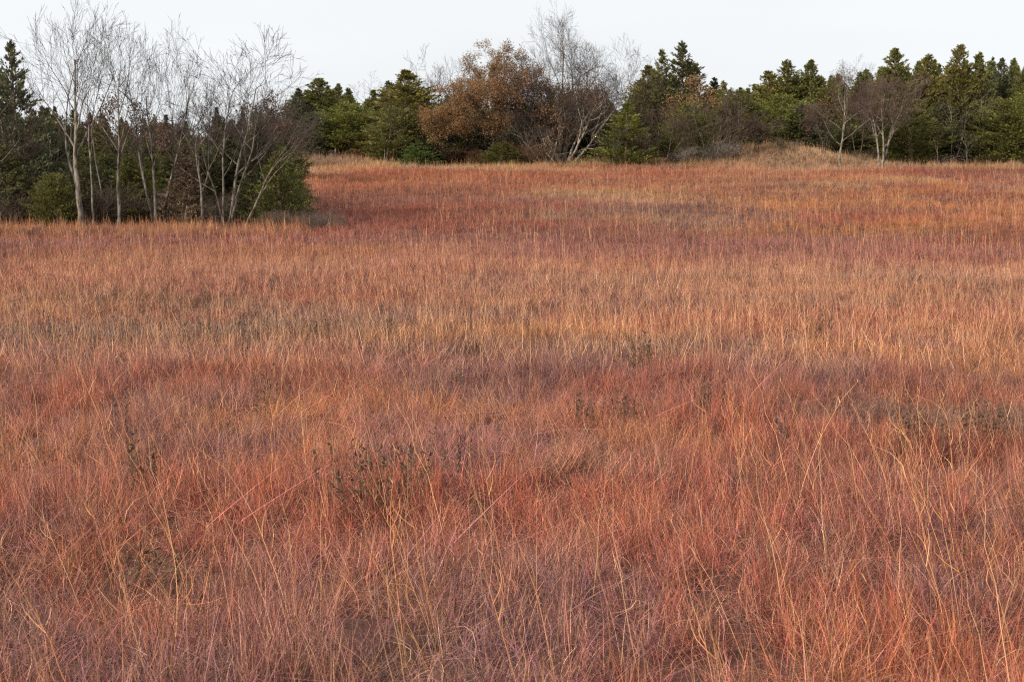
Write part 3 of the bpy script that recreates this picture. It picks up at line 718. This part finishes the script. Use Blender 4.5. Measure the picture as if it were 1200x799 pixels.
put_bare(752, 752, 150, 46, 147, 'low dim brush between the cone cedar and the brushy sapling', 45, stems=5, spread=.5, kids=(8, 6, 5, 3), tone=(.6, .55, .5), twig=(1.0, .9, .75), r0=.05, fork=.15)
put_bare(801, 800, 90, 54, 158, 'small tree holding a few pale yellow brown leaves', 46, stems=3, spread=.35, kids=(8, 6, 5, 4), leaves=(.34, .20, .09), lf_n=2300, lf_size=.19, lf_band=(.5, 1), twig=(.9, .7, .6), r0=.09, group='leafy oaks of the wood edge', name='oak_tree', category='oak tree')
put_bare(830, 832, 118, 78, 148, 'grey brown brush tree with pale tangled foot beside the thicket', 47, stems=4, spread=.45, kids=(7, 6, 5, 4), tone=(1.2, 1.1, 1.0), twig=(1.6, 1.36, 1.2), r0=.08, fork=.15)
put_bare(858, 856, 104, 60, 149, 'wide fan shaped brush tree next to the mound', 48, stems=5, spread=.5, kids=(7, 6, 5, 4), tone=(.85, .78, .72), twig=(1.55, 1.3, 1.15), r0=.08, fork=.15)
put_bare(885, 884, 130, 48, 151, 'small brush sapling growing on the near side of the mound', 49, stems=4, spread=.4, kids=(8, 7, 5, 3), tone=(.85, .78, .7), twig=(1.5, 1.35, 1.1), r0=.05, fork=.2)
put_bare(918, 914, 98, 36, 160, 'dead pale forked snag among the cedars behind the mound', 50, stems=2, spread=.5, kids=(6, 4, 3), levels=2, tone=PT, r0=.12)
put_bare(980, 981, 72, 76, 145, 'pale trunked bare tree with wide twiggy top on the mound\'s flank', 51, width=.55, fork=.25, kids=(13, 10, 7, 5), tone=(1.8, 1.72, 1.62), r0=.17, leaves=(.25, .12, .08), lf_n=200, lf_size=.14, lf_band=(.6, 1), twig=(1.9, 1.6, 1.5))
put_bare(1038, 1029, 86, 78, 144, 'second pale bare tree right of the mound, its trunk split low down', 52, stems=3, spread=.16, width=.5, fork=.25, kids=(11, 9, 7, 5), tone=(1.6, 1.5, 1.42), r0=.15, twig=(1.9, 1.6, 1.5))
put_bare(1012, 1012, 66, 44, 170, 'fine bare crown peeking over the cedars between pale trees', 53, kids=(9, 7, 5, 3), gnarl=.2, r0=.14)
put_bare(1000, 1002, 100, 50, 152, 'thin reddish bare tree between the two pale bare trees', 54, stems=2, kids=(9, 7, 5, 4), tone=(.8, .65, .58), twig=(.9, .65, .55), leaves=(.24, .10, .06), lf_n=350, lf_size=.14, r0=.08)
put_bare(960, 962, 112, 40, 151, 'rusty leafed sapling left of the pale trunk on the mound\'s flank', 55, stems=3, kids=(8, 6, 5, 3), leaves=(.24, .10, .055), lf_n=450, lf_size=.15, tone=(.7, .6, .55), r0=.07)
put_bare(1117, 1112, 92, 30, 150, 'pale forked bare tree before the tallest right hand spire', 56, stems=2, spread=.25, width=.45, kids=(6, 5, 3), levels=3, tone=PT, r0=.10)
put_bare(1142, 1143, 92, 44, 150, 'pale bare tree with long side limbs above the fallen branches', 57, width=.55, fork=.35, kids=(7, 5, 3), levels=3, tone=PT, r0=.11)
put_bare(1162, 1150, 106, 40, 151, 'dim leaning bare tree near the right edge', 58, width=.5, kids=(7, 5, 4), levels=3, tone=(.7, .62, .56), r0=.09)
put_bare(1129, 1130, 150, 34, 145, 'small pale sapling beside the fallen branches', 59, width=.55, fork=.35, kids=(7, 5, 3), levels=3, tone=(1.1, 1.1, .95), r0=.05)
put_bare(1094, 1096, 150, 14, 146.5, 'pair of short reddish trunks rising into a dark cedar', 60, stems=2, spread=.15, fork=.6, kids=(4, 3), levels=2, tone=(1.1, .9, .8), r0=.11)

# the mass of the wood behind the edge trees, and the dark depth of the grove: nobody could count these
def wood_tint(n, rng, tone): return np.array(tone) * rng.uniform(.8, 1.2, (n, 1))
def needles_inst():
    m, nt, N, L = newmat('wood_needles')
    ti = N.new('ShaderNodeAttribute'); ti.attribute_type = 'INSTANCER'; ti.attribute_name = 'tint'
    va = N.new('ShaderNodeAttribute'); va.attribute_name = 'var'
    sp = N.new('ShaderNodeSeparateXYZ'); L.new(va.outputs['Vector'], sp.inputs[0])
    k = mathn(nt, 'ADD', mathn(nt, 'MULTIPLY', sp.outputs[1], .95), .5); kk = N.new('ShaderNodeCombineColor')
    for q in range(3): L.new(k, kk.inputs[q])
    out_leaf(nt, mixc(nt, 1.0, ti.outputs['Color'], kk.outputs[0], 'MULTIPLY'), .6, .2, .2)
    return m
M_wood = needles_inst()
wc = bpy.data.collections.new('woodset'); PROTO_SETS['woodset'] = wc
for i, kd in enumerate((A1, B1, A2, B2)):
    me = ced(kd)[1].copy(); me.materials.clear(); me.materials.append(M_wood)
    o = bpy.data.objects.new('w%d' % i, me); wc.objects.link(o)
def tw_gen(seed):
    T, K, tips = bare_tree(seed, 3.0, 7, .6, .55, .035, .15, 3, kids=(8, 7, 5), minr=.006)
    V = np.concatenate(T.V + K.V); Q = np.concatenate(T.Q + [q + T.n for q in K.Q])
    return V, Q, np.tile(np.array([.3, .5, .5]), (len(V), 1))
add_set('brushset', [tw_gen(700 + i) for i in range(4)], M_grass)
rng = R(21)
skyline_x = [-400, 330, 352, 400, 440, 487, 520, 560, 650, 720, 760, 800, 850, 880, 930, 1000, 1048, 1115, 1200, 1500]
skyline_y = [118, 120, 104, 98, 106, 100, 110, 110, 106, 108, 86, 94, 106, 98, 80, 84, 74, 66, 68, 72]
xs, ys, hs = [], [], []
for Y in (171, 178, 186):
    for px in np.arange(300, 1420, 22):
        p = px + rng.uniform(-10, 10); x = px2x(p, Y); h = row2z(np.interp(p, skyline_x, skyline_y) + rng.uniform(0, 16), Y) - gzs(x, Y)
        xs.append(x); ys.append(Y + rng.uniform(-2, 2)); hs.append(h)
for Y in (88, 93, 99):
    for px in np.arange(-330, 335, 30):
        p = px + rng.uniform(-12, 12); x = px2x(p, Y); h = row2z((178 if p > 110 else 140) + rng.uniform(-22, 22), Y) - gzs(x, Y)
        xs.append(x); ys.append(Y + rng.uniform(-2, 2)); hs.append(h)
for Y in (128, 140, 158):
    for px in np.arange(-500, 345, 30):
        p = px + rng.uniform(-12, 12); x = px2x(p, Y); h = row2z(132 + rng.uniform(-8, 14), Y) - gzs(x, Y)
        xs.append(x); ys.append(Y + rng.uniform(-2, 2)); hs.append(h)
xs, ys, hs = map(np.array, (xs, ys, hs)); n = len(xs)
ww = rng.uniform(1.1, 1.7, n) * np.clip(hs / 9, .6, 1)
tint = np.array(GREENS['m']) * rng.uniform(.6, 1.15, (n, 1)); br = (ys > 120) & (ys < 165) & (rng.random(n) < .7)
tint[br] = np.array([.15, .095, .075]) * rng.uniform(.7, 1.2, (br.sum(), 1))
scatter('woods', 'woodset', np.stack([xs, ys, gz(xs, ys) - .1], -1), rng.integers(0, 4, n), np.stack([0 * xs, 0 * xs, rng.uniform(0, 6.28, n)], -1),
        np.stack([ww, ww, hs / 9], -1), tint, 'dark depth of the wood behind the edge trees', 'woods')

# brush, brambles and low red shrubs at the feet of the trees
def brush(name, pts, label, category):
    P = np.array([(px2x(p, Y), Y, 0) for p, Y, s, c in pts]); P[:, 2] = gz(P[:, 0], P[:, 1]) - .1
    s = np.array([q[2] for q in pts])[:, None] * np.ones((1, 3)); t = np.array([q[3] for q in pts]); n = len(pts); r = R(len(name) + n)
    s[:, :2] *= r.uniform(1.1, 1.8, (n, 1))
    scatter(name, 'brushset', P, r.integers(0, 4, n), np.stack([0 * P[:, 0], 0 * P[:, 0], r.uniform(0, 6.28, n)], -1), s, t, label, category)
r = R(33); pts = []
for k in range(42):
    pts.append((r.uniform(-60, 335), r.uniform(76, 82), r.uniform(.3, .8), np.array([.13, .095, .07]) * r.uniform(.6, 1.3)))
brush('undergrowth', pts, 'brown leafless undergrowth filling the foot of the near grove', 'undergrowth')
pts = [(r.normal(342, 18), r.uniform(73, 78), r.uniform(.12, .42), np.array([.17, .12, .09]) * r.uniform(.8, 1.2)) for k in range(16)]
pts += [(r.uniform(-40, 170), r.uniform(69.5, 71.5), r.uniform(.10, .19), np.array([.17, .11, .10]) * r.uniform(.8, 1.2)) for k in range(45)]
brush('brambles', pts, 'mauve grey bramble mounds along the front of the near grove', 'brambles')
pts = [(r.normal(432, 12), r.uniform(152, 155), r.uniform(.3, .7), np.array([.26, .10, .055]) * r.uniform(.8, 1.2)) for k in range(10)]
pts += [(r.uniform(352, 480), r.uniform(152, 156), r.uniform(.15, .34), np.array([.26, .13, .07]) * r.uniform(.7, 1.2)) for k in range(16)]
brush('red_brush', pts, 'low rusty red brush between the meadow corner and the cedars', 'brush')
pts = [(r.uniform(500, 1210), r.uniform(150, 156), r.uniform(.15, .45), np.array([.18, .135, .09]) * r.uniform(.6, 1.4)) for k in range(46)]
pts += [(r.uniform(790, 866), r.uniform(148.5, 151), r.uniform(.35, .7), np.array([.36, .30, .24]) * r.uniform(.7, 1.1)) for k in range(16)]
pts += [(r.uniform(512, 640), r.uniform(150.5, 154), r.uniform(.45, .95), np.array([.20, .115, .06]) * r.uniform(.7, 1.2)) for k in range(26)]
brush('undergrowth', pts, 'mixed brown and grey brush at the feet of the wood', 'undergrowth')

# taller tawny grass along tree feet and on the mound
def verge():
    rng = R(55); x = rng.uniform(-52, 70, 9000); y = rng.uniform(138, 162, 9000)
    k = ~blocked(x, y); x, y = x[k], y[k]
    k = rng.random(len(x)) < sstep(fbm(x, y, 6, 501, 2), .3, .6); x, y = x[k], y[k]; n = len(x)
    x2 = rng.uniform(px2x(-40, 73), px2x(360, 73), 1500); y2 = rng.uniform(69, 74.5, 1500)
    k = rng.random(1500) < np.where((x2 > px2x(150, 72)) & (x2 < px2x(250, 72)), 1, .35); x2, y2 = x2[k], y2[k]
    x = np.concatenate([x, x2]); y = np.concatenate([y, y2]); n = len(x)
    s = rng.uniform(1.0, 1.7, n) * (.6 + .8 * fbm(x, y, 3.5, 951, 2)); t = field_tint(x, y, rng)
    t = np.where((y < 100)[:, None], t * .3 + (TAN * .5 + ORANGE * .5) * .7, t)
    scatter('tall_verge_grass', 'far', np.stack([x, y, gz(x, y) - .02], -1), rng.integers(0, 6, n), np.stack([rng.normal(0, .08, n), rng.normal(0, .08, n), rng.uniform(0, 6.28, n)], -1),
            np.stack([s * .9, s * .9, s * 1.15], -1), t, 'taller tawny grass fringing the trees and covering the mound', 'dry grass')
verge()

# ------------------------------------------------------------------ fallen branches and the pale post
def fallen():
    Y = 148; x = px2x(1116, Y); A = Acc(); rnd = random.Random(4)
    e = root('fallen_branches', x, Y, 'grey fallen branches heaped at the foot of the right hand wood', 'fallen branches')
    for k in range(7):
        a = rnd.uniform(-.5, .5); L_ = rnd.uniform(2.2, 4.6); z = rnd.uniform(.15, .7); x0 = rnd.uniform(-2.6, -.6); y0 = rnd.uniform(-.8, .8)
        P = [(x0 + L_ * t * math.cos(a), y0 + L_ * t * math.sin(a), max(z + rnd.gauss(0, .05) + .35 * math.sin(t * 3), .05)) for t in np.linspace(0, 1, 7)]
        B = Acc(); B.tube(P, np.linspace(.10, .03, 7) * rnd.uniform(.6, 1.1), 6)
        for q in range(4):
            i = rnd.randrange(1, 6); p = np.array(P[i]); d = np.array([rnd.uniform(-.6, .9), rnd.uniform(-.6, .6), rnd.uniform(-.1, .8)])
            B.tube(p + d * np.linspace(0, 1, 4)[:, None], np.linspace(.035, .01, 4), 4)
        o = link('branch', B.mesh('branch', M_bark), e); o.color = (.7, .62, .62, 1)
fallen()
def post(px, Y, h, r_, label, tone):
    x = px2x(px, Y); A = Acc(); P = [(0.01 * math.sin(k * 2), 0, z) for k, z in enumerate(np.linspace(-.2, h, 6))]
    A.tube(P, [r_, r_, r_ * .95, r_ * .95, r_ * .9, r_ * .02], 8)
    o = link('wooden_post', A.mesh('wooden_post', M_bark)); o.location = (x, Y, gzs(x, Y)); o.color = (*tone, 1); o['label'] = label; o['category'] = 'post'
post(395, 152.5, 1.2, .10, 'short pale post standing in the rusty brush by the meadow corner', (1.6, 1.55, 1.5))

# ------------------------------------------------------------------ light, sky, camera
SUN_AZ, SUN_EL = math.radians(228), math.radians(28)       # compass from +Y clockwise
sd = Vector((math.sin(SUN_AZ) * math.cos(SUN_EL), math.cos(SUN_AZ) * math.cos(SUN_EL), math.sin(SUN_EL)))
ld = bpy.data.lights.new('sun', 'SUN'); ld.energy = 4.8; ld.angle = math.radians(2.0); ld.color = (1, .93, .82)
lo = bpy.data.objects.new('sun', ld); C.objects.link(lo); lo.rotation_euler = (-sd).to_track_quat('-Z', 'Y').to_euler(); lo.location = sd * 50
w = bpy.data.worlds.new('World'); sc.world = w; w.use_nodes = True
nt = w.node_tree; nt.nodes.clear(); N, L = nt.nodes, nt.links
sky = N.new('ShaderNodeTexSky'); sky.sky_type = 'NISHITA'; sky.sun_disc = False; sky.sun_elevation = SUN_EL; sky.sun_rotation = SUN_AZ; sky.dust_density = 2.0
tc = N.new('ShaderNodeTexCoord'); mp = N.new('ShaderNodeMapping'); mp.inputs['Scale'].default_value = (1, 1, 5); L.new(tc.outputs['Generated'], mp.inputs[0])
no = N.new('ShaderNodeTexNoise'); no.inputs['Scale'].default_value = 2.4; no.inputs['Detail'].default_value = 6; L.new(mp.outputs[0], no.inputs['Vector'])
rp = N.new('ShaderNodeValToRGB'); rp.color_ramp.elements[0].position = .3; rp.color_ramp.elements[0].color = (.84, .84, .84, 1); rp.color_ramp.elements[1].position = .7; rp.color_ramp.elements[1].color = (.97, .97, .97, 1)
L.new(no.outputs[0], rp.inputs[0])
c = mixc(nt, rp.outputs[0], sky.outputs[0], (9.7, 10.0, 10.3))     # thin high cloud veils the blue
bg = N.new('ShaderNodeBackground'); bg.inputs[1].default_value = .1; L.new(c, bg.inputs[0])
wo = N.new('ShaderNodeOutputWorld'); L.new(bg.outputs[0], wo.inputs[0])

cd = bpy.data.cameras.new('camera'); cam = bpy.data.objects.new('camera', cd); C.objects.link(cam); sc.camera = cam
cd.sensor_width = 36; cd.lens = 36 * F / 1200; cd.clip_end = 6000; cd.clip_start = .1
pitch = math.atan((399.5 - HY) / F)
cam.location = (0, 0, CAMZ); cam.rotation_euler = (PI / 2 - pitch, 0, 0)
cd.dof.use_dof = True; cd.dof.focus_distance = 13; cd.dof.aperture_fstop = 6.3
sc.view_settings.view_transform = 'Standard'; sc.view_settings.look = 'None'; sc.view_settings.gamma = 1; sc.view_settings.exposure = 0
sc.render.engine = 'CYCLES'
sc.cycles.use_denoising = False; sc.cycles.sample_clamp_indirect = 2.0; sc.cycles.filter_width = 1.15
sc.cycles.max_bounces = 6; sc.cycles.diffuse_bounces = 3; sc.cycles.transmission_bounces = 3; sc.cycles.glossy_bounces = 2
